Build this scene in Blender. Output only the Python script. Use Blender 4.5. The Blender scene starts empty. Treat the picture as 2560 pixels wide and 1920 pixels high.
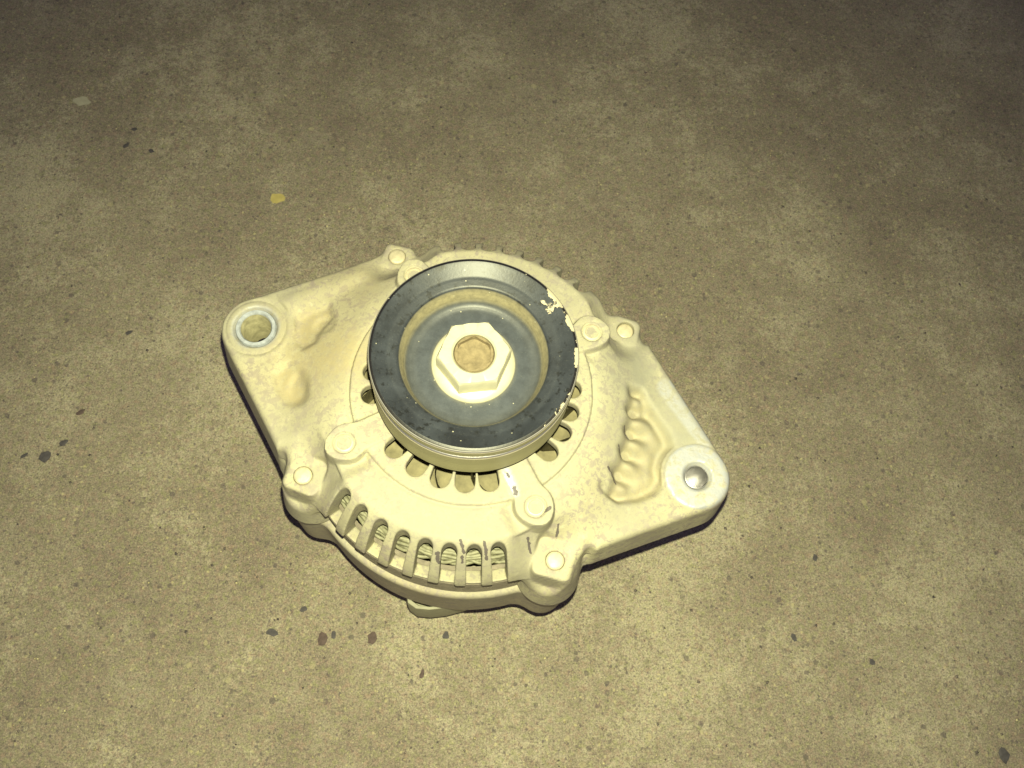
import bpy, bmesh, math, random
import numpy as np
from mathutils import Matrix, Vector

R_ = math.radians
MM = 0.001
scene = bpy.context.scene
C = scene.collection
rng = np.random.default_rng(7)
random.seed(7)

# ------------------------------------------------------------------ camera
cam_d = bpy.data.cameras.new('camera')
cam_d.sensor_width = 36.0
cam_d.lens = 31.18
cam_d.clip_start = 0.01
cam_d.clip_end = 20.0
cam = bpy.data.objects.new('camera', cam_d)
C.objects.link(cam)
CX = Vector((0.998022, 0.0, 0.062868))            # camera right
CY = Vector((-0.022943, 0.931032, 0.364216))      # camera up
CZ = CX.cross(CY)                                 # backwards
CAM = Vector((-0.0043, -0.1136, 0.4107))
m = Matrix((CX, CY, CZ)).transposed().to_4x4()
m.translation = CAM
cam.matrix_world = m
scene.camera = cam
cam_d.dof.use_dof = True
cam_d.dof.focus_distance = 0.295
cam_d.dof.aperture_fstop = 34.0

# ------------------------------------------------------------------ light: night, one phone flash beside the lens, faint dusk-blue ambient
world = bpy.data.worlds.new("World")
scene.world = world
world.use_nodes = True
bg = world.node_tree.nodes['Background']
bg.inputs[0].default_value = (0.62, 0.55, 1.0, 1)
bg.inputs[1].default_value = 0.11
fl_d = bpy.data.lights.new('phone_flash', 'SPOT')
fl_d.energy = 10.8
fl_d.color = (1.0, 0.975, 0.58)
fl_d.shadow_soft_size = 0.0016
fl_d.spot_size = R_(132)
fl_d.spot_blend = 1.0
flash = bpy.data.objects.new('phone_flash', fl_d)
C.objects.link(flash)
flash.location = CAM + CY * 0.0135 + CX * 0.0025
FLASH_AIM = Vector((0.015, -0.085, 0.0))
flash.rotation_euler = (FLASH_AIM - flash.location).to_track_quat('-Z', 'Y').to_euler()
scene.view_settings.view_transform = 'Standard'
scene.view_settings.look = 'None'
scene.view_settings.exposure = 0.0
scene.view_settings.gamma = 1.0
scene.render.engine = 'CYCLES'

# ------------------------------------------------------------------ node helper
class NT:
    def __init__(s, name):
        s.m = bpy.data.materials.new(name); s.m.use_nodes = True
        s.t = s.m.node_tree; s.b = s.t.nodes['Principled BSDF']
    def n(s, typ, **kw):
        nd = s.t.nodes.new(typ)
        for k, v in kw.items():
            if k.startswith('i_'):
                key = k[2:]
                nd.inputs[int(key) if key.isdigit() else key].default_value = v
            else: setattr(nd, k, v)
        return nd
    def l(s, a, b): s.t.links.new(a, b)
    def coord(s, scale=1000.0, off=(0, 0, 0)):
        tc = s.n('ShaderNodeTexCoord'); mp = s.n('ShaderNodeMapping')
        mp.inputs['Scale'].default_value = (scale,) * 3
        mp.inputs['Location'].default_value = off
        s.l(tc.outputs['Object'], mp.inputs[0]); return mp.outputs[0]
    def noise(s, v, scale, detail=4, rough=.55, dist=0.0):
        nd = s.n('ShaderNodeTexNoise'); nd.inputs['Scale'].default_value = scale
        nd.inputs['Detail'].default_value = detail; nd.inputs['Roughness'].default_value = rough
        nd.inputs['Distortion'].default_value = dist
        s.l(v, nd.inputs['Vector']); return nd.outputs['Fac']
    def ramp(s, f, stops):
        r = s.n('ShaderNodeValToRGB'); e = r.color_ramp.elements
        while len(e) < len(stops): e.new(0.5)
        for x, (p, c) in zip(e, stops):
            x.position = p; x.color = (c, c, c, 1) if isinstance(c, (int, float)) else (*c, 1)
        s.l(f, r.inputs[0]); return r.outputs[0]
    def mix(s, f, a, b, mode='MIX'):
        x = s.n('ShaderNodeMix', data_type='RGBA', blend_type=mode)
        for sock, v in ((x.inputs[0], f), (x.inputs[6], a), (x.inputs[7], b)):
            if hasattr(v, 'is_linked'): s.l(v, sock)
            elif isinstance(v, (int, float)): sock.default_value = v
            else: sock.default_value = (*v, 1)
        return x.outputs[2]
    def math(s, op, a, b=0.0, c=None, clamp=False):
        x = s.n('ShaderNodeMath', operation=op, use_clamp=clamp)
        for i, v in enumerate((a, b, c)):
            if v is None: continue
            if hasattr(v, 'is_linked'): s.l(v, x.inputs[i])
            else: x.inputs[i].default_value = v
        return x.outputs[0]
    def attr(s, name):
        a = s.n('ShaderNodeAttribute'); a.attribute_name = name; return a.outputs['Fac']
    def bump(s, h, strength, dist):
        b = s.n('ShaderNodeBump'); b.inputs['Strength'].default_value = strength
        b.inputs['Distance'].default_value = dist; s.l(h, b.inputs['Height'])
        s.l(b.outputs[0], s.b.inputs['Normal'])
    def set(s, **kw):
        for k, v in kw.items():
            sock = s.b.inputs[k.replace('_', ' ')]
            if hasattr(v, 'is_linked'): s.l(v, sock)
            elif isinstance(v, (tuple, list)): sock.default_value = (*v, 1)
            else: sock.default_value = v

# ---- dusty cast aluminium
def mat_cast(name, base=(.50, .472, .325), lo=(.385, .355, .25)):
    s = NT(name); v = s.coord()
    big = s.noise(v, .045, 3, .5)
    col = s.mix(s.ramp(big, [(.35, 0), (.7, 1)]), lo, base)
    mid = s.noise(s.coord(off=(13, 5, 2)), .22, 5, .62, .4)
    col = s.mix(s.ramp(mid, [(.535, 0), (.59, .9)]), col, (.335, .29, .255))
    sp = s.noise(s.coord(off=(50, 9, 2)), .55, 5, .65, .8)
    col = s.mix(s.ramp(sp, [(.545, 0), (.58, .85)]), col, (.30, .26, .24))
    lt = s.noise(s.coord(off=(3, 90, 2)), .30, 3, .6, .3)
    col = s.mix(s.ramp(lt, [(.58, 0), (.70, .5)]), col, (.60, .55, .39))
    gz = s.noise(s.coord(off=(200, 40, 0)), .03, 3, .55)
    col = s.mix(s.ramp(gz, [(.45, 0), (.62, .6)]), col, (.36, .345, .27))
    gr = s.math('MULTIPLY', s.attr('grey'), s.ramp(s.noise(s.coord(off=(17, 7, 7)), .12, 5, .7), [(.30, .35), (.60, .95)]))
    col = s.mix(gr, col, (.335, .33, .27))
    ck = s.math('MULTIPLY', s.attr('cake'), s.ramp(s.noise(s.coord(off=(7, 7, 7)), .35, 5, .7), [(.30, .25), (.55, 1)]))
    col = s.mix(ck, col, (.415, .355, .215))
    fn = s.noise(s.coord(off=(1, 2, 3)), 1.6, 4, .75)
    col = s.mix(s.ramp(fn, [(.36, .35), (.50, 0)]), col, (.30, .27, .22))
    bare = s.attr('bare'); wear = s.attr('wear')
    bn = s.math('MULTIPLY', bare, s.ramp(s.noise(v, .30, 5, .65, .6), [(.36, .1), (.56, 1)]))
    col = s.mix(bn, col, (.50, .515, .56))
    wn = s.math('MULTIPLY_ADD', wear, 1.25, s.math('MULTIPLY_ADD', s.noise(v, .62, 4, .62), 1.7, -1.35))
    wn = s.ramp(wn, [(.42, 0), (.52, 1)])
    wn = s.math('MULTIPLY', wn, .85)
    col = s.mix(wn, col, (.075, .06, .075))
    s.set(Base_Color=col, Roughness=s.mix(bn, (.72,) * 3, (.45,) * 3), Metallic=s.math('MULTIPLY', bn, .35))
    h = s.math('ADD', s.math('MULTIPLY', s.noise(v, 1.3, 4, .6), .5), s.noise(v, .35, 3, .5))
    s.bump(h, .22, .0006)
    return s.m

def mat_simple(name, col, rough=.6, metal=0.0, var=.25, scale=.4, bump=.15):
    s = NT(name); v = s.coord()
    f = s.noise(v, scale, 4, .6, .3)
    c = s.mix(s.ramp(f, [(.3, 0), (.7, 1)]), tuple(x * (1 - var) for x in col), tuple(min(1, x * (1 + var)) for x in col))
    s.set(Base_Color=c, Roughness=rough, Metallic=metal)
    if bump: s.bump(s.noise(v, scale * 3, 4, .6), bump, .0004)
    return s.m

def mat_pulley():
    s = NT('worn_black_paint'); v = s.coord()
    f = s.noise(v, .09, 4, .6, .4)
    col = s.mix(s.ramp(f, [(.32, 0), (.68, 1)]), (.021, .024, .031), (.046, .053, .068))
    dish = s.mix(s.ramp(s.noise(s.coord(off=(8, 1, 4)), .25, 5, .7), [(.35, 0), (.65, 1)]), (.046, .053, .068), (.068, .078, .098))
    col = s.mix(s.attr('dish'), col, dish)
    f2 = s.noise(s.coord(off=(8, 31, 4)), .35, 5, .7)
    col = s.mix(s.math('MULTIPLY', s.ramp(f2, [(.55, 0), (.64, .85)]), s.math('MULTIPLY_ADD', s.attr('dish'), -.85, 1.0)), col, (.012, .013, .014))
    gl = s.attr('gloss')
    col = s.mix(gl, col, (.010, .009, .012))
    d = s.attr('dust')                      # dust settled on walls and in corners
    dn = s.math('MULTIPLY', d, s.ramp(s.noise(v, .5, 5, .7), [(.25, .55), (.6, 1)]))
    col = s.mix(dn, col, (.36, .32, .20))
    # grains of dust
    vo = s.n('ShaderNodeTexVoronoi'); vo.inputs['Scale'].default_value = .55; s.l(v, vo.inputs['Vector'])
    wn = s.n('ShaderNodeTexWhiteNoise'); s.l(vo.outputs['Color'], wn.inputs['Vector'])
    g = s.math('MULTIPLY', s.ramp(vo.outputs['Distance'], [(.09, 1), (.15, 0)]), s.math('GREATER_THAN', wn.outputs['Value'], .86))
    col = s.mix(g, col, (.42, .40, .31))
    fine = s.noise(v, 2.2, 3, .7)
    col = s.mix(s.ramp(fine, [(.60, 0), (.75, .35)]), col, (.20, .20, .17))
    ch = s.attr('chip')                     # scraped rim: bare, dusty metal
    cn = s.math('ADD', s.math('MULTIPLY', ch, 1.0), s.math('MULTIPLY_ADD', s.noise(v, .55, 5, .7, .5), 1.7, -1.12))
    cn = s.ramp(cn, [(.40, 0), (.46, 1)])
    col = s.mix(cn, col, (.52, .46, .34))
    po = s.attr('polish')                   # belt groove and rims worn to bright metal
    col = s.mix(po, col, (.35, .33, .185))
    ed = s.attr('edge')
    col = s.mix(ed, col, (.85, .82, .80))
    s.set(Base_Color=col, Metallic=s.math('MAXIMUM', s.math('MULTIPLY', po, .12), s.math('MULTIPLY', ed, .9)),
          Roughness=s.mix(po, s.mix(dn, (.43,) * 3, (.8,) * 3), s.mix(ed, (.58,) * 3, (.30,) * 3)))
    s.bump(s.noise(v, 1.0, 4, .6), .10, .0004)
    return s.m

def mat_concrete():
    s = NT('old_concrete'); v = s.coord()
    big = s.noise(v, .006, 6, .68, 0)
    mid = s.noise(s.coord(off=(71, 3, 0)), .035, 7, .74, 0)
    fine = s.noise(s.coord(off=(5, 77, 0)), .33, 6, .78)
    vfine = s.noise(s.coord(off=(15, 7, 0)), 1.0, 4, .8)
    col = s.mix(s.ramp(big, [(.33, 0), (.66, 1)]), (.245, .210, .165), (.345, .306, .235))
    pt = s.noise(s.coord(off=(31, 3, 9)), .011, 10, .80, 0)
    ptg = s.math('ADD', pt, s.math('MULTIPLY_ADD', fine, .42, -.21))
    col = s.mix(s.ramp(ptg, [(.515, 0), (.585, .7), (.68, 1)]), col, (.49, .445, .36))
    col = s.mix(s.ramp(pt, [(.38, .6), (.47, 0)]), col, (.185, .15, .13))
    col = s.mix(s.ramp(mid, [(.52, 0), (.68, .75)]), col, (.40, .365, .285))
    col = s.mix(s.ramp(mid, [(.30, .6), (.44, 0)]), col, (.21, .17, .135))
    col = s.mix(s.ramp(fine, [(.30, .8), (.47, 0)]), col, (.165, .130, .115))
    col = s.mix(s.ramp(fine, [(.54, 0), (.72, .85)]), col, (.47, .425, .28))
    col = s.mix(s.ramp(vfine, [(.34, .9), (.49, 0)]), col, (.105, .085, .088))
    dens = s.math('MULTIPLY_ADD', s.ramp(pt, [(.42, 0), (.62, 1)]), .17, -.06)
    col = s.mix(s.ramp(s.math('ADD', vfine, dens), [(.56, 0), (.70, .8)]), col, (.52, .475, .305))
    col = s.mix(s.ramp(s.math('ADD', fine, dens), [(.60, 0), (.74, .6)]), col, (.47, .43, .32))
    hue = s.noise(s.coord(off=(9, 7, 40)), .30, 4, .7)
    col = s.mix(s.ramp(hue, [(.52, 0), (.64, .5)]), col, (.37, .25, .20))
    col = s.mix(s.ramp(hue, [(.36, .5), (.47, 0)]), col, (.31, .315, .15))
    g1 = s.noise(s.coord(off=(33, 1, 2)), .75, 3, .8)
    col = s.mix(s.ramp(g1, [(.53, 0), (.66, .5)]), col, (.44, .345, .285))
    col = s.mix(s.ramp(g1, [(.34, .55), (.46, 0)]), col, (.235, .24, .12))
    g2 = s.noise(s.coord(off=(63, 41, 2)), 1.5, 2, .8)
    col = s.mix(1.0, col, s.ramp(g2, [(.30, .60), (.50, 1.0), (.70, 1.38)]), 'MULTIPLY')
    # sand grains in the worn surface, dark and pale
    for sc, thr, c, seed, r0 in ((.42, .76, (.075, .062, .085), 0, .30), (.22, .90, (.085, .07, .085), 40, .30),
                                 (.40, .87, (.62, .56, .30), 90, .26), (.17, .95, (.50, .45, .27), 130, .25),
                                 (.9, .72, (.10, .085, .09), 170, .34), (.9, .80, (.55, .50, .30), 210, .3)):
        vv = s.coord(off=(seed, seed * .7, 0))
        dn = s.n('ShaderNodeTexNoise'); dn.inputs['Scale'].default_value = .9; s.l(vv, dn.inputs['Vector'])
        ad = s.n('ShaderNodeVectorMath', operation='MULTIPLY_ADD'); s.l(dn.outputs['Color'], ad.inputs[0])
        ad.inputs[1].default_value = (.9,) * 3; s.l(vv, ad.inputs[2])
        vo = s.n('ShaderNodeTexVoronoi'); vo.inputs['Scale'].default_value = sc; s.l(ad.outputs[0], vo.inputs['Vector'])
        vo.voronoi_dimensions = '2D'
        sx = s.n('ShaderNodeSeparateColor'); s.l(vo.outputs['Color'], sx.inputs[0])
        sel = s.math('GREATER_THAN', sx.outputs[0], thr)
        rad = s.math('MULTIPLY_ADD', sx.outputs[1], r0 * .6, r0 * .38)
        mk = s.math('LESS_THAN', vo.outputs['Distance'], rad)
        mk = s.math('MULTIPLY', s.math('MULTIPLY', mk, sel), s.math('MULTIPLY_ADD', sx.outputs[2], .45, .14))
        col = s.mix(mk, col, c)
    s.set(Base_Color=col, Roughness=.86)
    h = s.math('ADD', s.math('MULTIPLY', fine, .9), s.math('MULTIPLY', vfine, .7))
    s.bump(h, .8, .0009)
    return s.m

def mat_grit(name, lo, hi):
    s = NT(name); g = s.n('ShaderNodeNewGeometry')
    r = s.n('ShaderNodeValToRGB'); e = r.color_ramp.elements
    e[0].color = (*lo, 1); e[1].color = (*hi, 1); s.l(g.outputs['Random Per Island'], r.inputs[0])
    s.set(Base_Color=r.outputs[0], Roughness=.8)
    return s.m

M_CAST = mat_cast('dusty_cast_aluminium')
M_REAR = mat_cast('dusty_rear_casting', (.50, .45, .33), (.36, .32, .23))
M_STEEL = mat_simple('stator_steel', (.17, .145, .115), .6, .2, .25, .5)
M_WIRE = mat_simple('varnished_wire', (.23, .225, .155), .55, 0, .3, .6)
M_FAN = mat_simple('dusty_fan_steel', (.21, .185, .105), .65, .1, .35, .2)
M_PUL = mat_pulley()
M_NUT = mat_simple('zinc_nut', (.60, .575, .44), .42, .2, .08, .3, .08)
M_SHAFT = mat_simple('rusty_shaft', (.235, .188, .112), .85, .1, .28, .5, .4)
M_BOLT = mat_simple('dusty_bolt', (.60, .54, .39), .55, .2, .15, .5)
M_BUSH = mat_simple('bare_bushing', (.40, .43, .49), .5, .1, .25, .5)
M_DUST = mat_simple('settled_dust', (.36, .335, .22), .85, 0, .3, .4)
M_BRIGHT = mat_simple('polished_bore', (.46, .45, .47), .42, .8, .1, .5, .02)
M_PLUG = mat_simple('grey_plug', (.30, .29, .21), .55, 0, .15, .3)
M_FLOOR = mat_concrete()

# ------------------------------------------------------------------ object helpers
def link(name, mesh, mat=None, parent=None, smooth=True, sharp=None):
    o = bpy.data.objects.new(name, mesh); C.objects.link(o)
    if mat: mesh.materials.append(mat)
    if smooth:
        mesh.polygons.foreach_set('use_smooth', np.ones(len(mesh.polygons), bool))
        if sharp is not None: mesh.set_sharp_from_angle(angle=R_(sharp))
    if parent: o.parent = parent
    return o

def from_arrays(name, V, Fq):
    me = bpy.data.meshes.new(name); me.from_pydata((np.asarray(V, float) * MM).tolist(), [], [list(map(int, f)) for f in Fq]); me.update()
    return me

def lathe(name, prof, n=96, hexes=None):
    """prof: list of (r, z) in mm, open polyline outer->inner; hexes: optional dict index->(radius multiplier function of angle)"""
    V = []; F = []
    for i, (r, z) in enumerate(prof):
        for k in range(n):
            a = 2 * math.pi * k / n
            rr = r if not hexes or i not in hexes else hexes[i](a, r)
            V.append((rr * math.cos(a), rr * math.sin(a), z))
    for i in range(len(prof) - 1):
        for k in range(n):
            k2 = (k + 1) % n
            F.append((i * n + k, i * n + k2, (i + 1) * n + k2, (i + 1) * n + k))
    me = from_arrays(name, V, F)
    bm = bmesh.new(); bm.from_mesh(me); bmesh.ops.remove_doubles(bm, verts=bm.verts, dist=1e-7)
    bmesh.ops.recalc_face_normals(bm, faces=bm.faces); bm.to_mesh(me); bm.free()
    return me

def dense(prof, step):
    out = [prof[0]]
    for a, b in zip(prof[:-1], prof[1:]):
        k = max(1, int(math.ceil(math.dist(a, b) / step)))
        out += [(a[0] + (b[0] - a[0]) * t / k, a[1] + (b[1] - a[1]) * t / k) for t in range(1, k + 1)]
    return out

def hexf(rot, circ):
    def f(a, r):
        q = (a - rot) % (math.pi / 3) - math.pi / 6
        return min(r, circ * math.cos(math.pi / 6) / math.cos(q))
    return f

# ------------------------------------------------------------------ numpy distance-field casting
def sst(a, b, x):
    t = np.clip((x - a) / (b - a), 0, 1); return t * t * (3 - 2 * t)
def smin(a, b, k):
    h = np.clip(.5 + .5 * (b - a) / k, 0, 1); return b + (a - b) * h - k * h * (1 - h)
def smax(a, b, k): return -smin(-a, -b, k)
def poly_sdf(P, x, y):
    P = np.array(P, np.float32); n = len(P)
    d = np.full(x.shape, 1e9, np.float32); s = np.ones(x.shape, np.float32)
    for i in range(n):
        a = P[i]; b = P[i - 1]; e = b - a
        wx = x - a[0]; wy = y - a[1]
        t = np.clip((wx * e[0] + wy * e[1]) / (e @ e), 0, 1)
        d = np.minimum(d, (wx - e[0] * t) ** 2 + (wy - e[1] * t) ** 2)
        c1 = y >= a[1]; c2 = y < b[1]; c3 = e[0] * wy > e[1] * wx
        f = (c1 & c2 & c3) | (~c1 & ~c2 & ~c3)
        s = np.where(f, -s, s)
    return s * np.sqrt(d)
def capsule(x, y, ax, ay, bx, by, r):
    ex, ey = bx - ax, by - ay
    t = np.clip(((x - ax) * ex + (y - ay) * ey) / (ex * ex + ey * ey + 1e-9), 0, 1)
    return np.hypot(x - ax - ex * t, y - ay - ey * t) - r
def hull_circle(cx, cy, r, pts, n=40):
    P = [(cx + r * math.cos(2 * math.pi * i / n), cy + r * math.sin(2 * math.pi * i / n)) for i in range(n)] + list(pts)
    P = sorted(P)
    def half(P):
        h = []
        for p in P:
            while len(h) > 1 and (h[-1][0] - h[-2][0]) * (p[1] - h[-2][1]) - (h[-1][1] - h[-2][1]) * (p[0] - h[-2][0]) <= 0: h.pop()
            h.append(p)
        return h
    a = half(P); b = half(P[::-1]); return a[:-1] + b[:-1]

def surface_nets(f, org, h):
    ins = f < 0
    nx, ny, nz = f.shape
    c = np.zeros((nx - 1, ny - 1, nz - 1), np.uint8)
    for i in (0, 1):
        for j in (0, 1):
            for k in (0, 1):
                c += ins[i:nx - 1 + i, j:ny - 1 + j, k:nz - 1 + k]
    act = (c > 0) & (c < 8)
    I, J, K = np.nonzero(act)
    vid = np.full(act.shape, -1, np.int32); vid[I, J, K] = np.arange(len(I))
    acc = np.zeros((len(I), 3)); cnt = np.zeros(len(I))
    corners = [(i, j, k) for i in (0, 1) for j in (0, 1) for k in (0, 1)]
    val = {q: f[I + q[0], J + q[1], K + q[2]].astype(float) for q in corners}
    for a in corners:
        for ax in range(3):
            if a[ax]: continue
            b = list(a); b[ax] = 1; b = tuple(b)
            va, vb = val[a], val[b]
            x = (va < 0) != (vb < 0)
            t = np.where(x, va / np.where(x, va - vb, 1), 0)
            p = np.array(a, float)[None].repeat(len(I), 0); p[:, ax] += t
            acc += p * x[:, None]; cnt += x
    V = (np.stack([I, J, K], 1) + acc / cnt[:, None]) * h + org
    quads = []
    # x edges
    for ax in range(3):
        sl0 = [slice(None)] * 3; sl1 = [slice(None)] * 3
        sl0[ax] = slice(0, -1); sl1[ax] = slice(1, None)
        A = ins[tuple(sl0)]; B = ins[tuple(sl1)]
        E = np.argwhere(A != B)
        o = [q for q in range(3) if q != ax]
        ok = (E[:, o[0]] > 0) & (E[:, o[1]] > 0) & (E[:, o[0]] < f.shape[o[0]] - 1) & (E[:, o[1]] < f.shape[o[1]] - 1)
        E = E[ok]
        def cell(d0, d1):
            q = E.copy(); q[:, o[0]] -= d0; q[:, o[1]] -= d1
            return vid[q[:, 0], q[:, 1], q[:, 2]]
        Q = np.stack([cell(1, 1), cell(0, 1), cell(0, 0), cell(1, 0)], 1)
        flip = A[E[:, 0], E[:, 1], E[:, 2]]
        if ax == 1: flip = ~flip
        Q[~flip] = Q[~flip][:, ::-1]
        quads.append(Q)
    return V, np.concatenate(quads)

def net_mesh(name, V, Q):
    me = bpy.data.meshes.new(name)
    me.vertices.add(len(V)); me.vertices.foreach_set('co', (V * MM).astype(np.float32).ravel())
    me.loops.add(Q.size); me.loops.foreach_set('vertex_index', Q.astype(np.int32).ravel())
    me.polygons.add(len(Q)); me.polygons.foreach_set('loop_start', np.arange(0, Q.size, 4, dtype=np.int32))
    me.update(calc_edges=True); me.validate()
    return me

DIAG = [27, 117, 207, 297]
SLOT_A = [-137.3, -129.2, -120.8, -112.6, -104.6, -96.5, -88.3, -80.2] + [99.8, 92.2, 84.6, 77.0, 69.4, 61.8, 54.2, 46.6]
VENT_A = [-138, -122, -107, -93, -79.5, -41, -27, -14, 0, 13, 172, 186, 158, 145, 60, 74, 88, 102]
BOLT_R, SCREW_R = 65.8, 48.5
LE = (-80.6, 26.3); RE = (82.0, -27.8)            # ear bosses

def soft(A, n):
    for _ in range(3):
        for ax in (0, 1):
            c = np.cumsum(np.pad(A, [(n + 1, n) if q == ax else (0, 0) for q in (0, 1)], mode='edge'), axis=ax, dtype=np.float64)
            A = (np.take(c, range(2 * n + 1, c.shape[ax]), ax) - np.take(c, range(0, c.shape[ax] - 2 * n - 1), ax)) / (2 * n + 1)
    return A

def build_bracket():
    h = 0.5
    x0, x1, y0, y1, z0, z1 = -98, 100, -84, 78, 72, 124
    xs = np.arange(x0, x1, h, dtype=np.float32); ys = np.arange(y0, y1, h, dtype=np.float32); zs = np.arange(z0, z1, h, dtype=np.float32)
    x, y = np.meshgrid(xs, ys, indexing='ij')
    r = np.hypot(x, y); th = np.degrees(np.arctan2(y, x))
    earL = poly_sdf(hull_circle(*LE, 12.6, [(-38.5, 57.2), (-68.5, -20), (-30, 0)]), x, y)
    earR = poly_sdf(hull_circle(*RE, 12.2, [(71.0, 13.5), (67.3, 24.0), (45.0, -54.0), (30, 0)]), x, y)
    # the top height map
    dome = 118 - 17 * np.clip((r - 54) / 12, 0, 1.3) ** 1.6
    topq = (th > 27) & (th < 117)
    dome = np.where(topq, 118 - 5.6 * np.clip((r - 54.5) / 7, 0, 1.2) ** 1.25, dome)
    T = dome.copy()
    ang = lambda a: (th - a + 180) % 360 - 180
    def ear_top(e, lo): return 117.3 - (117.3 - lo) * sst(43, 72, r)
    vmin = np.full(x.shape, 99., np.float32)
    for a in DIAG:
        ca, sa = math.cos(R_(a)), math.sin(R_(a))
        u = x * ca + y * sa; v = np.abs(-x * sa + y * ca)
        vmin = np.where(u > 30, np.minimum(vmin, v), vmin)
    for e, a0, lo in ((earL, 162, 106.2), (earR, -19, 105.5)):
        msk = (np.abs(ang(a0)) < 45) & (vmin > 0)
        T = np.where(msk, ear_top(e, lo), T)
    for a in DIAG:
        ca, sa = math.cos(R_(a)), math.sin(R_(a))
        u = x * ca + y * sa; v = np.abs(-x * sa + y * ca)
        td = np.where(u < 54, 116.2, 0) + np.where(u >= 54, 116.2 - 11.6 * sst(51, 61, u), 0)
        mb = sst(12.5, 7.6, v) * sst(42.5, 44, u)
        T = T + (np.minimum(td, T) - T) * mb
    um = np.zeros(x.shape)
    for a in DIAG:
        ca, sa = math.cos(R_(a)), math.sin(R_(a))
        u = x * ca + y * sa; v = np.abs(-x * sa + y * ca)
        um = np.maximum(um, sst(52, 57, u) * sst(17, 12, v))
    T = T + (soft(T, 4) - T) * um
    # inner step ring and hub
    T = np.where(r < 43, T + .9 * sst(43.3, 42.6, r), T)
    T = T - .5 * np.exp(-((r - 43.4) / .45) ** 2)
    T = np.maximum(T, 122 * sst(27.5, 26.5, r))
    # bearing retainer pads (slightly lobed) and arms
    for i, a in enumerate(DIAG):
        ca, sa = math.cos(R_(a)), math.sin(R_(a))
        px, py = SCREW_R * ca, SCREW_R * sa
        d = np.hypot(x - px, y - py) - 6.6 - .5 * np.cos(3 * np.arctan2(y - py, x - px) + i)
        arm = capsule(x, y, px, py, 30 * ca, 30 * sa, 5.2)
        d = smin(d, arm, 3)
        T = np.maximum(T, T + (119.6 - T) * sst(.5, -.5, d))
        d2 = np.hypot(x - px, y - py)
        T = np.where(d2 < 4.6, T - .9 * sst(4.1, 3.6, d2), T)
    # through-bolt bosses
    bosses = []
    for i, a in enumerate(DIAG):
        ca, sa = math.cos(R_(a)), math.sin(R_(a))
        hs_, ro = [(5.9, 3.2), (5.6, 2.2), (6.9, 3.2), (7.1, 2.8)][i]
        off = [-.4, .2, -.8, -.6][i]
        c4, s4 = math.cos(R_(a + 45 + [0, 6, -3, 3][i])), math.sin(R_(a + 45 + [0, 6, -3, 3][i]))
        dx, dy = x - (BOLT_R + off) * ca, y - (BOLT_R + off) * sa
        qx = np.abs(dx * c4 + dy * s4) - (hs_ - ro); qy = np.abs(-dx * s4 + dy * c4) - (hs_ - ro)
        d = np.hypot(np.maximum(qx, 0), np.maximum(qy, 0)) + np.minimum(np.maximum(qx, qy), 0) - ro
        bosses.append((d, np.hypot(dx - .3 * ca, dy - .3 * sa) - [6.2, 6.4, 7.9, 8.2][i]))
        T = np.where(d < 1, T + (105.2 - T) * sst(.7, -.5, d), T)
    # ear pads, pockets, ribs
    dl = np.hypot(x - LE[0], y - LE[1]); dr = np.hypot(x - RE[0], y - RE[1])
    pA = poly_sdf([(-66.7, 30.9), (-61, 34.5), (-53.8, 36.1), (-51.5, 30), (-56.2, 24.2), (-57, 19.5), (-62.5, 17), (-65.7, 20.5)], x, y)
    pB = poly_sdf([(-72.9, 8.5), (-70.5, 11.5), (-66.8, 12.5), (-62.4, 9.4), (-59.6, 3.4), (-57.4, -2.5), (-60, -5.4), (-64, -5.6), (-67.6, -4), (-71.4, 2.2)], x, y)
    P = 1.9 * sst(.9, -1.3, pA) + 1.7 * sst(.9, -1.9, pB)
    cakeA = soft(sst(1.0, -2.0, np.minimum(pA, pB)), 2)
    P = soft(P, 1)
    P = P + soft(1.2 * sst(.8, -.8, np.hypot(x + 55, y - 27) - 4.2) + 1.1 * sst(.8, -.8, np.hypot(x + 62.5, (y - 2.5) / 1.5) - 3.8), 1)
    T = T - P
    rim = capsule(x, y, -70, 36, -45, 48.5, 3.4)
    T = T + soft(1.6 * sst(2.5, -2.5, rim), 2)
    T = np.where(dl < 14.2, np.maximum(T, 106.0), T)
    T = T + (106.4 - T) * sst(13.6, 12.6, dl)
    T = T - .5 * np.exp(-((dl - 11.0) / .5) ** 2)
    T = T - 1.6 * sst(8.6, 7.4, dl)
    pR = poly_sdf([(57.5, 5), (63.2, 4.6), (67.9, -3.8), (73.0, -11.7), (74.3, -16.6), (70.6, -21.0), (69.4, -25), (70.2, -29.4), (67.4, -34.3), (60.2, -37.6), (52.4, -38.6), (48.5, -36.5), (50.5, -28), (53.8, -19), (56.4, -7)], x, y)
    # fan of soft webs with vent slots between them, inside a shallow triangular recess
    inn = sst(.8, -1.6, pR)
    P = 2.3 * inn + 1.7 * np.exp(-((pR + 2.6) / 1.7) ** 2) * inn
    wave = np.cos(R_(1) * (th + 4.2) * 360 / 7.9) * .5 + .5
    env = sst(54.0, 57.0, r) * sst(69.0, 62.5, r)
    P = P + (2.9 * wave ** 1.3 - 1.2 * (1 - wave) ** 1.3) * env * sst(.4, -1.8, pR)
    P = soft(P, 1)
    for a in (-4.2, -12.1, -20.0, -27.9, -35.8):
        ca, sa = math.cos(R_(a)), math.sin(R_(a))
        c = capsule(x, y, 57.3 * ca, 57.3 * sa, 60.0 * ca, 60.0 * sa, 1.5)
        P = P + 2.6 * soft(sst(.5, -.8, c), 1)
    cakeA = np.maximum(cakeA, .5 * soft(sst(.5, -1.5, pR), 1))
    T = T - np.minimum(P, 6.0)
    T = np.where(dr < 13.4, np.maximum(T, 105), T)
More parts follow.
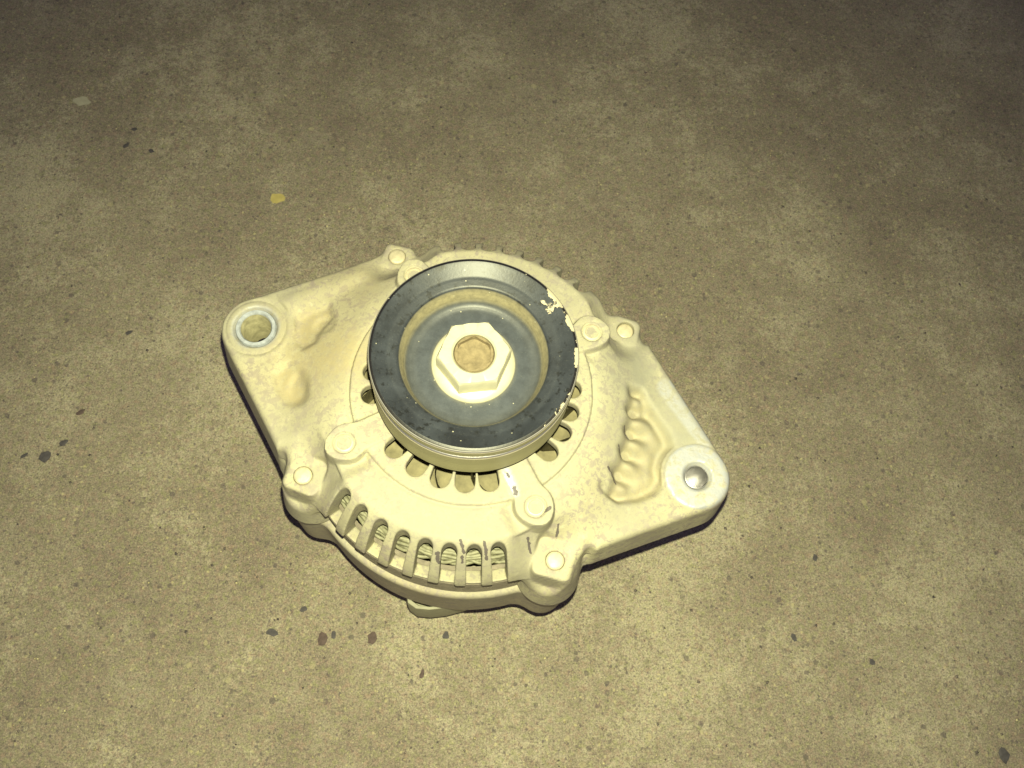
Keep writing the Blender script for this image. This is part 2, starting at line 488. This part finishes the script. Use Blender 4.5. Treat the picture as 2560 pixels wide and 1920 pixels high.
    T = T + (105.8 - T) * sst(12.6, 11.8, dr)
    T = T - 1.5 * sst(5.7, 4.3, dr)
    T = T - .25 * np.exp(-((dr - 12.2) / .4) ** 2)
    T = T.astype(np.float32)
    # cavity ceiling: eroded top
    E = T.copy()
    for s in (1, 2, 4):
        P = np.pad(E, s, mode='edge'); n0, n1 = E.shape
        E = np.minimum.reduce([P[a:a + n0, b:b + n1] for a in (0, s, 2 * s) for b in (0, s, 2 * s)])
    ceil = E - 4.6
    # plan cuts
    slots = np.full(x.shape, 99., np.float32)
    for a in SLOT_A:
        ca, sa = math.cos(R_(a)), math.sin(R_(a))
        slots = np.minimum(slots, capsule(x, y, 58.3 * ca, 58.3 * sa, 90 * ca, 90 * sa, 2.65))
    vents = np.full(x.shape, 99., np.float32)
    for a in VENT_A:
        ca, sa = math.cos(R_(a)), math.sin(R_(a))
        ro = 35.2 if -142 < a < -70 else 35.6
        vents = np.minimum(vents, capsule(x, y, 30 * ca, 30 * sa, ro * ca, ro * sa, 3.35))
    holes = np.minimum(dl - 7.45, dr - 4.35)
    bh = np.full(x.shape, 99., np.float32)
    for a in DIAG:
        bh = np.minimum(bh, np.hypot(x - BOLT_R * math.cos(R_(a)), y - BOLT_R * math.sin(R_(a))) - 3.35)
    F = np.empty((len(xs), len(ys), len(zs)), np.float32)
    for k, z in enumerate(zs):
        dft = np.float32(max(0, 106 - z))
        circ = np.maximum(np.where(topq, r - 62.7 - 2.3 * (z < 97.2), r - 66.7 + 1.5 * (z < 97.2)), 93.4 - z)
        eL = np.maximum(earL - .13 * dft, 84.5 - z); eR = np.maximum(earR - .11 * dft, 85.5 - z)
        q_ = float(sst(104.5, 93, np.float32(z)))
        bs = np.minimum.reduce([b + (b2 - b) * q_ - (.14 if i > 1 else .05) * dft for i, (b, b2) in enumerate(bosses)])
        bs = np.maximum(bs, (78.0) - z)
        d = smin(smin(circ, smin(eL, eR, 3), 7), bs, 6)
        top = (z - T) * .8
        d = smax(d, top, 2.4)
        # holes
        cav = np.maximum(np.maximum(r - 60.4, z - ceil), r * 0 - 1)
        d = np.maximum(d, -cav)
        fl = 92.6 + np.clip(r - 58, 0, 8.2) * .44
        d = smax(d, -np.maximum(slots, fl - z), .5)
        d = smax(d, -np.maximum(vents, 98 - z), .7)
        d = np.maximum(d, -holes)
        d = np.maximum(d, -np.maximum(bh, 100.5 - z))
        F[:, :, k] = d
    F[0] = F[-1] = 1; F[:, 0] = F[:, -1] = 1; F[:, :, 0] = F[:, :, -1] = 1
    V, Q = surface_nets(F, np.array([x0, y0, z0]), h)
    me = net_mesh('drive_bracket', V, Q)
    # wear: scraped-off dust where belts and tools have rubbed
    wear = np.zeros(len(V))
    marks = [(-10.4, -58.3, -10.3, -60.3, 1.0), (-2.9, -54.8, -1.8, -58, .7), (-2.2, -59.2, -2.2, -60.5, .7), (5.0, -55, 5.9, -59.6, .7),
             (12.4, -31.8, 12.9, -33, .6), (23.7, -45.8, 26.9, -43.4, .8), (20.0, -52.2, 21.3, -56.4, .6), (30.7, -47.2, 30.5, -50.6, .6),
             (48.4, -27.0, 51.8, -31.5, .5), (52.6, -18.6, 54.6, -21.5, .5), (55.3, -11.0, 57.6, -14.0, .5), (14.6, -37.2, 15.4, -38.8, 1.0)]
    for ax, ay, bx, by, w in marks:
        d = capsule(V[:, 0], V[:, 1], ax, ay, bx, by, 0)
        wear = np.maximum(wear, np.clip(1.15 - d / (1.9 * w), 0, 1) * (V[:, 2] > 98))
    dr = np.hypot(V[:, 0] - RE[0], V[:, 1] - RE[1]); dl = np.hypot(V[:, 0] - LE[0], V[:, 1] - LE[1])
    bare = np.clip((12.3 - dr) / .6, 0, 1) * (V[:, 2] > 104)
    bare = np.maximum(bare, np.clip((9.4 - dl) / 1.0, 0, 1) * .6 * (V[:, 2] > 103))
    sm_ = capsule(V[:, 0], V[:, 1], 12.2, -31.5, 15.2, -38.4, 1.0)
    bare = np.maximum(bare, np.clip(1.0 - sm_ / 1.2, 0, 1) * (V[:, 2] > 108))
    edge = capsule(V[:, 0], V[:, 1], 73, 6, 86, -13, 2.6)
    bare = np.maximum(bare, np.clip(.9 - edge / 2.0, 0, .7) * (V[:, 2] > 102))
    ix = np.clip(((V[:, 0] - x0) / h).round().astype(int), 0, x.shape[0] - 1); iy = np.clip(((V[:, 1] - y0) / h).round().astype(int), 0, x.shape[1] - 1)
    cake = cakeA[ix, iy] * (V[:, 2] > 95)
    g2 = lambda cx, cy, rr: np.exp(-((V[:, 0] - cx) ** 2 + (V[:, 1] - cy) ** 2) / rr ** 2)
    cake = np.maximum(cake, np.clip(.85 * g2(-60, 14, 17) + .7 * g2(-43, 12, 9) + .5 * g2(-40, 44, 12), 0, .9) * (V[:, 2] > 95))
    grey = np.clip(.9 * g2(62, 8, 22) + .7 * g2(78, -14, 14) + .6 * g2(36, 52, 20), 0, 1)
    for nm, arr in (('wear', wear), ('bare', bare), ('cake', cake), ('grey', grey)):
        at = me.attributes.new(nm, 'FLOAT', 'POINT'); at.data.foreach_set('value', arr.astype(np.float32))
    return me

# ------------------------------------------------------------------ the alternator
alt = bpy.data.objects.new('alternator', None); C.objects.link(alt)
alt['label'] = 'dusty cream car alternator with black pulley lying on the concrete'
alt['category'] = 'alternator'

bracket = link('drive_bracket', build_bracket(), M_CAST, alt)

# bushing in the left ear, threaded bore in the right ear
bush = link('bushing', lathe('bushing', [(7.4, 84.5), (7.4, 105.6), (7.15, 106.0), (6.1, 106.0), (5.6, 105.4), (5.55, 84.5)], 64), M_BUSH, alt, sharp=40)
bush.data.materials.append(M_DUST)
for p_ in bush.data.polygons:
    if math.hypot(p_.center.x, p_.center.y) < 5.7 * MM: p_.material_index = 1
bush.location = (LE[0] * MM, LE[1] * MM, 0)
bore = link('threaded_bore', lathe('threaded_bore', [(4.3, 88.0), (4.3, 104.2), (4.05, 104.3)] + [(3.95 + (.012 if i % 2 else -.012), 104.0 - .5 * i) for i in range(30)] + [(3.9, 88.5), (.01, 88.5)], 64), M_BRIGHT, alt, sharp=40)
bore.location = (RE[0] * MM, RE[1] * MM, 0)

# through bolts and retainer screws
bolt_me = lathe('through_bolt', [(3.2, 60), (3.2, 104.9), (3.0, 105.3), (2.2, 105.5), (.01, 105.6)], 40)
bolt_me.materials.append(M_BOLT)
screw_prof = [(3.5, 112), (3.5, 119.0), (3.1, 119.5), (2.5, 119.6), (2.0, 118.7), (1.2, 118.5), (.9, 118.9), (.01, 119.0)]
screw_me = lathe('retainer_screw', screw_prof, 40); screw_me.materials.append(M_BOLT)
for i, a in enumerate(DIAG):
    o = link('through_bolt', bolt_me, None, alt, sharp=50)
    o.location = (BOLT_R * math.cos(R_(a)) * MM, BOLT_R * math.sin(R_(a)) * MM, (-1.6 if i == 0 else 0) * MM)
    if i == 0: o['label'] = 'through bolt sunk deep in its hole'
    o = link('retainer_screw', screw_me, None, alt, sharp=50)
    o.location = (SCREW_R * math.cos(R_(a)) * MM, SCREW_R * math.sin(R_(a)) * MM, -.4 * MM)

# stator core: stacked laminations
prof = [(59.0, 72)]
z = 72.0
while z < 92.6:
    prof += [(65.3, z), (65.3, z + .55), (65.05, z + .6), (65.05, z + .75)]; z += .8
prof += [(65.3, 93.2), (59.0, 93.2), (59.0, 72)]
link('stator_core', lathe('stator_core', prof, 128), M_STEEL, alt, sharp=30)

# stator winding: bundled enamelled strands bulging into the slots
def winding():
    V = []; F = []; n = 150; m_ = 6
    for s in range(26):
        rr = rng.uniform(51.0, 58.6); zz = rng.uniform(91, 97.0) + (58.8 - rr) * .42; w = rng.uniform(.65, .95)
        ph = rng.uniform(0, 6.28); amp = rng.uniform(.3, .9); base = len(V); nn = rng.integers(18, 40)
        for k in range(n):
            a = 2 * math.pi * k / n
            r0 = rr + amp * math.sin(nn * a + ph); z0 = zz + amp * .8 * math.cos(nn * a * .5 // 1 + ph + 7 * a)
            for q in range(m_):
                b = 2 * math.pi * q / m_
                V.append(((r0 + w * math.cos(b)) * math.cos(a), (r0 + w * math.cos(b)) * math.sin(a), z0 + w * math.sin(b)))
        for k in range(n):
            for q in range(m_):
                k2 = (k + 1) % n; q2 = (q + 1) % m_
                F.append((base + k * m_ + q, base + k2 * m_ + q, base + k2 * m_ + q2, base + k * m_ + q2))
    return from_arrays('stator_winding', V, F)
w = link('stator_winding', winding(), M_WIRE, alt); w['kind'] = 'stuff'

# internal cooling fan seen through the inner vents
fan = link('cooling_fan', lathe('cooling_fan', [(.01, 97), (46, 97), (46, 99), (24, 99.4), (23, 112), (.01, 112)], 72), M_FAN, alt, sharp=40)
bl = bmesh.new()
for i in range(7):
    t = i / 6
    rr = 25 + 21 * t; a = .55 * t * t
    for zz in (99.2, 112.0 - 2.5 * t):
        bl.verts.new((rr * math.cos(a) * MM, rr * math.sin(a) * MM, zz * MM))
bl.verts.ensure_lookup_table()
for i in range(6):
    bl.faces.new([bl.verts[2 * i], bl.verts[2 * i + 2], bl.verts[2 * i + 3], bl.verts[2 * i + 1]])
bmesh.ops.solidify(bl, geom=bl.faces[:], thickness=1.2 * MM)
blade_me = bpy.data.meshes.new('blade'); bl.to_mesh(blade_me); bl.free(); blade_me.materials.append(M_FAN)
for k in range(14):
    b = bpy.data.objects.new('blade', blade_me); C.objects.link(b); b.parent = fan
    b.rotation_euler = (0, 0, 2 * math.pi * (k + rng.uniform(-.12, .12)) / 14 + .2)

# rear bracket with its bolt bosses, and the rear cover it stands on
def rear_bracket():
    h = .9
    xs = np.arange(-82, 83, h, dtype=np.float32); ys = np.arange(-84, 83, h, dtype=np.float32); zs = np.arange(-2, 84, h, dtype=np.float32)
    x, y = np.meshgrid(xs, ys, indexing='ij'); r = np.hypot(x, y)
    bo = np.full(x.shape, 99., np.float32)
    for i, a in enumerate(DIAG):
        bo = np.minimum(bo, np.hypot(x - 66.8 * math.cos(R_(a)), y - 66.8 * math.sin(R_(a))) - (9.4 if i > 1 else 7.0))
    F = np.empty((len(xs), len(ys), len(zs)), np.float32)
    for k, z in enumerate(zs):
        shell = smax(r - 67.6, abs(z - 57) - 18, 2.5)
        low = smax(r - 60 - .06 * (z - 20), abs(z - 23) - 21, 5)
        b = smax(bo, abs(z - 59.5) - 18.5, 3)
        d = smin(smin(shell, low, 3), b, 5)
        d = np.maximum(d, -np.maximum(r - 60.4, 72 - z))
        F[:, :, k] = d
    V, Q = surface_nets(F, np.array([-82, -84, -2]), h)
    me = net_mesh('rear_bracket', V, Q)
    for nm in ('wear', 'bare', 'cake', 'grey'): me.attributes.new(nm, 'FLOAT', 'POINT')
    return me
link('rear_bracket', rear_bracket(), M_REAR, alt)

# plug socket poking out under the front lip
bm = bmesh.new()
prof2 = [(-13.5, 10.5), (-13.5, 2), (-12, -4.5), (-8.5, -6.6), (-3, -6.8), (4, -5.6), (11, -3.3), (17, -.6), (18, 3), (18, 10.5)]
def ring(s, z, cy=3):
    return [bm.verts.new(((px * s) * MM, ((py - cy) * s + cy) * MM, z * MM)) for px, py in prof2]
rings = [ring(1.0, 14), ring(1.0, 38.6), ring(.97, 39.6), ring(.86, 39.6), ring(.84, 39.0), ring(.82, 26)]
for A, B in zip(rings[:-1], rings[1:]):
    for i in range(len(A)):
        j = (i + 1) % len(A); bm.faces.new([A[i], A[j], B[j], B[i]])
bm.faces.new(rings[-1]); bm.faces.new(rings[0][::-1])
bmesh.ops.recalc_face_normals(bm, faces=bm.faces)
me = bpy.data.meshes.new('plug_socket'); bm.to_mesh(me); bm.free()
plug = link('plug_socket', me, M_PLUG, alt, sharp=35)
plug.location = (-11.5 * MM, -61.0 * MM, 0); plug.rotation_euler = (0, 0, R_(-3))

# pulley
pp = dense([(10, 127), (33.2, 127), (34.0, 127.8), (34.0, 130), (33.85, 135.5), (34.0, 142.4), (33.95, 142.8), (33.8, 143.1), (33.55, 143.3), (33.2, 143.42), (32.8, 143.45), (29.5, 144.3), (29.5, 144.7),
            (33.4, 145.0), (34.0, 145.5), (34.0, 148.6), (33.94, 148.95), (33.78, 149.25), (33.5, 149.45), (33.2, 149.56), (32.9, 149.66), (32.6, 149.75), (32.2, 149.5), (28.2, 147.35), (27.7, 147.2), (27.3, 147.15), (24.9, 146.5), (24.4, 146.1),
            (23.9, 145.2), (22.8, 140.9), (22.2, 139.8), (21.3, 139.1), (19.8, 138.65), (13.4, 138.4), (10, 138.4), (10, 127)], .6)
pme = lathe('pulley', pp, 240)
co = np.empty(len(pme.vertices) * 3, np.float32); pme.vertices.foreach_get('co', co); co = co.reshape(-1, 3) / MM
pr = np.hypot(co[:, 0], co[:, 1]); pa = np.degrees(np.arctan2(co[:, 1], co[:, 0])); pz = co[:, 2]
dust = np.clip(1.2 - np.abs(pr - 23.4) / 1.1, 0, 1) * (pz < 146.0) * (pz > 139.6)
dish = (pr < 22.9) * (pz < 142) * 1.0
dust = np.maximum(dust, .05 * sst(17.5, 21.5, pr) * (pr < 23.5) * (pz < 142))
dust = np.maximum(dust, .15 * sst(15, 13.8, pr) * (pz > 137) * (pz < 139))
aw = lambda c, w: np.clip(1 - np.abs((pa - c + 180) % 360 - 180) / w, 0, 1)
top = (pz > 145.6) & (pr > 24.6)
chip = top * sst(30.5, 33.4, pr) * np.maximum.reduce([aw(38, 18) * 1.25, aw(20, 14) * 1.2, aw(-2, 26) * .95, aw(-35, 34) * .72, aw(120, 14) * .45, aw(80, 40) * .35])
chip = np.maximum(chip, top * aw(40, 8) * 1.05 * np.clip(1 - np.abs(pr - 29.5) / 1.6, 0, 1))
chip = np.maximum(chip, top * aw(33, 8) * .85 * sst(27, 29, pr))
chip = np.maximum(chip, top * aw(-28, 6) * .75 * np.clip(1 - np.abs(pr - 29.0) / 1.5, 0, 1))
polish = ((pz < 145.6) & (pr > 25) & (pz > 126)).astype(float)
polish = np.maximum(polish, ((pr > 33.6) & (pz < 149.3)) * .8)
gloss = sst(32.55, 32.8, pr) * sst(33.75, 33.55, pr) * (pz > 147.0)
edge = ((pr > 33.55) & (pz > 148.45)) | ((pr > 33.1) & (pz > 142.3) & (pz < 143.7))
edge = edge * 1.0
for nm, arr in (('dust', dust), ('chip', chip), ('polish', polish), ('gloss', gloss), ('dish', dish), ('edge', edge)):
    at = pme.attributes.new(nm, 'FLOAT', 'POINT'); at.data.foreach_set('value', arr.astype(np.float32))
pulley = link('pulley', pme, M_PUL, alt, sharp=32)

# spacer collar between pulley and bracket
link('spacer_collar', lathe('spacer_collar', [(12, 121), (12, 127.2), (6, 127.2)], 48), M_STEEL, alt, sharp=40)

# flanged nut
hx = hexf(R_(8), 12.35)
nprof = [(12.6, 140.6), (12.6, 147.3), (11.95, 148.1), (11.3, 148.5), (10.4, 148.55), (7.3, 148.5), (6.7, 147.8), (6.6, 142)]
hx2 = hexf(R_(8), 11.95); hx3 = hexf(R_(8), 11.75)
nut = link('pulley_nut', lathe('pulley_nut', nprof, 180, {0: hx, 1: hx, 2: hx2, 3: hx3}), M_NUT, alt, sharp=32)
link('washer', lathe('washer', [(13.9, 138.5), (14.0, 139.1), (13.7, 139.7), (12.6, 140.4), (10.5, 141.0), (7, 141.0)], 96), M_NUT, nut, sharp=50)

# shaft end with a rust-filled hexagon socket
hs = hexf(R_(90), 6.1)
spf = [(6.55, 120), (6.55, 147.4), (6.2, 148.0), (6.05, 148.05), (5.9, 147.4), (5.6, 146.2), (3.6, 145.6), (2.0, 145.7), (.9, 145.2), (.01, 145.1)]
link('shaft', lathe('shaft', spf, 120, {3: hs, 4: hs, 5: hs}), M_SHAFT, alt, sharp=35)

# ------------------------------------------------------------------ the concrete floor
bm = bmesh.new(); bmesh.ops.create_grid(bm, x_segments=8, y_segments=8, size=1.5)
me = bpy.data.meshes.new('concrete_floor'); bm.to_mesh(me); bm.free()
floor = link('concrete_floor', me, M_FLOOR); floor['kind'] = 'structure'

# loose grit: irregular sand grains half sunk in the worn surface
def grit(name, n, rlo, rhi, mat):
    base = np.array([(1, 0, 0), (-.9, .1, 0), (0, 1, 0), (.1, -1, 0), (.1, 0, .8), (0, 0, -.6)])
    tri = np.array([(0, 2, 4), (2, 1, 4), (1, 3, 4), (3, 0, 4), (2, 0, 5), (1, 2, 5), (3, 1, 5), (0, 3, 5)])
    px = rng.uniform(-330, 330, n); py = rng.uniform(-190, 420, n)
    rad = rlo + (rhi - rlo) * rng.random(n) ** 3
    V = base[None] * rng.uniform(.6, 1.25, (n, 6, 3)) * rad[:, None, None]
    V[:, :, 2] *= .55
    a = rng.uniform(0, 6.28, n); ca, sa = np.cos(a)[:, None], np.sin(a)[:, None]
    X = V[:, :, 0] * ca - V[:, :, 1] * sa + px[:, None]; Y = V[:, :, 0] * sa + V[:, :, 1] * ca + py[:, None]
    V = np.stack([X, Y, V[:, :, 2]], 2).reshape(-1, 3)
    Ft = (tri[None] + (np.arange(n) * 6)[:, None, None]).reshape(-1, 3)
    me = bpy.data.meshes.new(name)
    me.vertices.add(len(V)); me.vertices.foreach_set('co', (V * MM).astype(np.float32).ravel())
    me.loops.add(Ft.size); me.loops.foreach_set('vertex_index', Ft.astype(np.int32).ravel())
    me.polygons.add(len(Ft)); me.polygons.foreach_set('loop_start', np.arange(0, Ft.size, 3, dtype=np.int32))
    me.update(calc_edges=True)
    o = link(name, me, mat, smooth=False); o['kind'] = 'stuff'
    return o
grit('dark_sand_grains', 2600, .25, .95, mat_grit('dark_sand', (.07, .06, .07), (.22, .19, .165)))
grit('pale_sand_grains', 4200, .25, .8, mat_grit('pale_sand', (.36, .31, .17), (.66, .60, .36)))

# single chips one can pick out
M_DARKCHIP = mat_simple('dark_stone', (.080, .073, .082), .8, 0, .3, .5)
M_BROWNCHIP = mat_simple('brown_stone', (.105, .073, .070), .8, 0, .3, .5)
M_YELLOWCHIP = mat_simple('yellow_flake', (.50, .42, .15), .8, 0, .12, .3)
M_PALECHIP = mat_simple('pale_flake', (.42, .40, .30), .8, 0, .12, .3)
def chip(name, cat, label, x, y, w, d, rot, mat, hgt=.9, group=None, seed=0):
    rg = np.random.default_rng(seed + 100); n = 11; hgt *= .45
    bm = bmesh.new(); rr = []
    jit = rg.uniform(.72, 1.12, n)
    for s, z in ((1.0, -.4), (1.03, .15), (.86, hgt * .75), (.45, hgt)):
        rr.append([bm.verts.new((math.cos(6.2832 * i / n) * w / 2 * s * jit[i] * MM, math.sin(6.2832 * i / n) * d / 2 * s * jit[i] * MM,
                                 (z + rg.uniform(-.1, .1)) * MM)) for i in range(n)])
    for A, B in zip(rr[:-1], rr[1:]):
        for i in range(n):
            j = (i + 1) % n; bm.faces.new([A[i], A[j], B[j], B[i]])
    bm.faces.new(rr[-1])
    me = bpy.data.meshes.new(name); bm.to_mesh(me); bm.free()
    o = link(name, me, mat, smooth=True, sharp=40)
    o.location = (x * MM, y * MM, 0); o.rotation_euler = (0, 0, R_(rot))
    o['label'] = label; o['category'] = cat
    if group: o['group'] = group
G = 'stone chips on the concrete'
chips = [
    ('leaf_fragment', 'leaf fragment', 'small yellow square leaf fragment on concrete above the left ear', -103.5, 151.0, 7.4, 6.6, 8, M_YELLOWCHIP, .5, None),
    ('pale_flake', 'flake', 'pale grey flake on the dark concrete at far upper left', -215.0, 208.6, 9.0, 6.2, -5, M_PALECHIP, .5, None),
    ('stone_chip', 'stone chip', 'roundest dark chip at left edge of the concrete, largest of its cluster', -196.6, 6.0, 6.0, 5.4, 10, M_DARKCHIP, .8, G),
    ('stone_chip', 'stone chip', 'dark pointed chip just up and right of the round dark chip', -189.6, 12.9, 5.2, 2.6, 38, M_DARKCHIP, .8, G),
    ('stone_chip', 'stone chip', 'small brown-black teardrop chip, highest of the cluster at left', -184.5, 28.2, 4.6, 2.6, 32, M_BROWNCHIP, .8, G),
    ('stone_chip', 'stone chip', 'thin faint dark chip, furthest left of its cluster', -206.4, 6.2, 4.0, 1.8, 35, M_DARKCHIP, .5, G),
    ('stone_chip', 'stone chip', 'lone dark chip on concrete left of the left mounting ear', -168.4, 70.3, 3.8, 2.4, 40, M_DARKCHIP, .7, G),
    ('stone_chip', 'stone chip', 'dark oval chip lying alone below the lower left boss', -84.6, -72.8, 6.0, 3.2, -18, M_DARKCHIP, .7, G),
    ('stone_chip', 'stone chip', 'brown upright rectangular chip below the alternator', -62.5, -75.2, 4.4, 6.8, 5, M_BROWNCHIP, .9, G),
    ('stone_chip', 'stone chip', 'small dark chip touching the right side of the brown rectangular chip', -57.8, -73.6, 2.2, 3.6, 0, M_DARKCHIP, .6, G),
    ('stone_chip', 'stone chip', 'reddish brown chip below the plug socket', -40.7, -75.0, 4.2, 6.2, -8, M_BROWNCHIP, .8, G),
    ('stone_chip', 'stone chip', 'narrow dark chip standing alone near the bottom centre of the concrete', -17.9, -90.1, 2.2, 4.4, -12, M_BROWNCHIP, .6, G),
    ('stone_chip', 'stone chip', 'grey angular chip below and right of the plug socket', -8.0, -73.6, 3.4, 3.6, 30, M_DARKCHIP, .6, G),
    ('stone_chip', 'stone chip', 'dark triangular chip above and right of the dark oval chip', -71.6, -62.6, 3.6, 2.8, 40, M_DARKCHIP, .6, G),
    ('stone_chip', 'stone chip', 'large square black chip in the lower right corner', 239.8, -123.3, 5.2, 6.8, 5, M_DARKCHIP, .9, G),
    ('stone_chip', 'stone chip', 'dark upright chip on concrete below the right mounting ear', 165.1, -37.1, 2.6, 3.6, 0, M_DARKCHIP, .6, G),
    ('stone_chip', 'stone chip', 'slanted grey chip on the lower right concrete', 150.7, -73.7, 2.4, 3.8, 25, M_DARKCHIP, .5, G),
    ('stone_chip', 'stone chip', 'small dark chip midway between slanted grey chip and corner chip', 185.7, -84.1, 2.6, 3.2, 10, M_DARKCHIP, .5, G),
    ('stone_chip', 'stone chip', 'black slanted chip at upper left, middle one of three', -187.1, 180.7, 4.0, 2.6, 40, M_DARKCHIP, .6, G),
    ('stone_chip', 'stone chip', 'dark dot of a chip at upper left, uppermost of three', -184.4, 191.4, 3.4, 2.4, 0, M_DARKCHIP, .6, G),
    ('stone_chip', 'stone chip', 'dark chip at upper left, lowest and rightmost of three', -173.2, 177.8, 3.4, 2.6, -20, M_DARKCHIP, .6, G),
]
for i, (nm, cat, lab, x, y, w, d, rot, mt, hg, gr) in enumerate(chips):
    chip(nm, cat, lab, x, y, w, d, rot, mt, hg, gr, i)
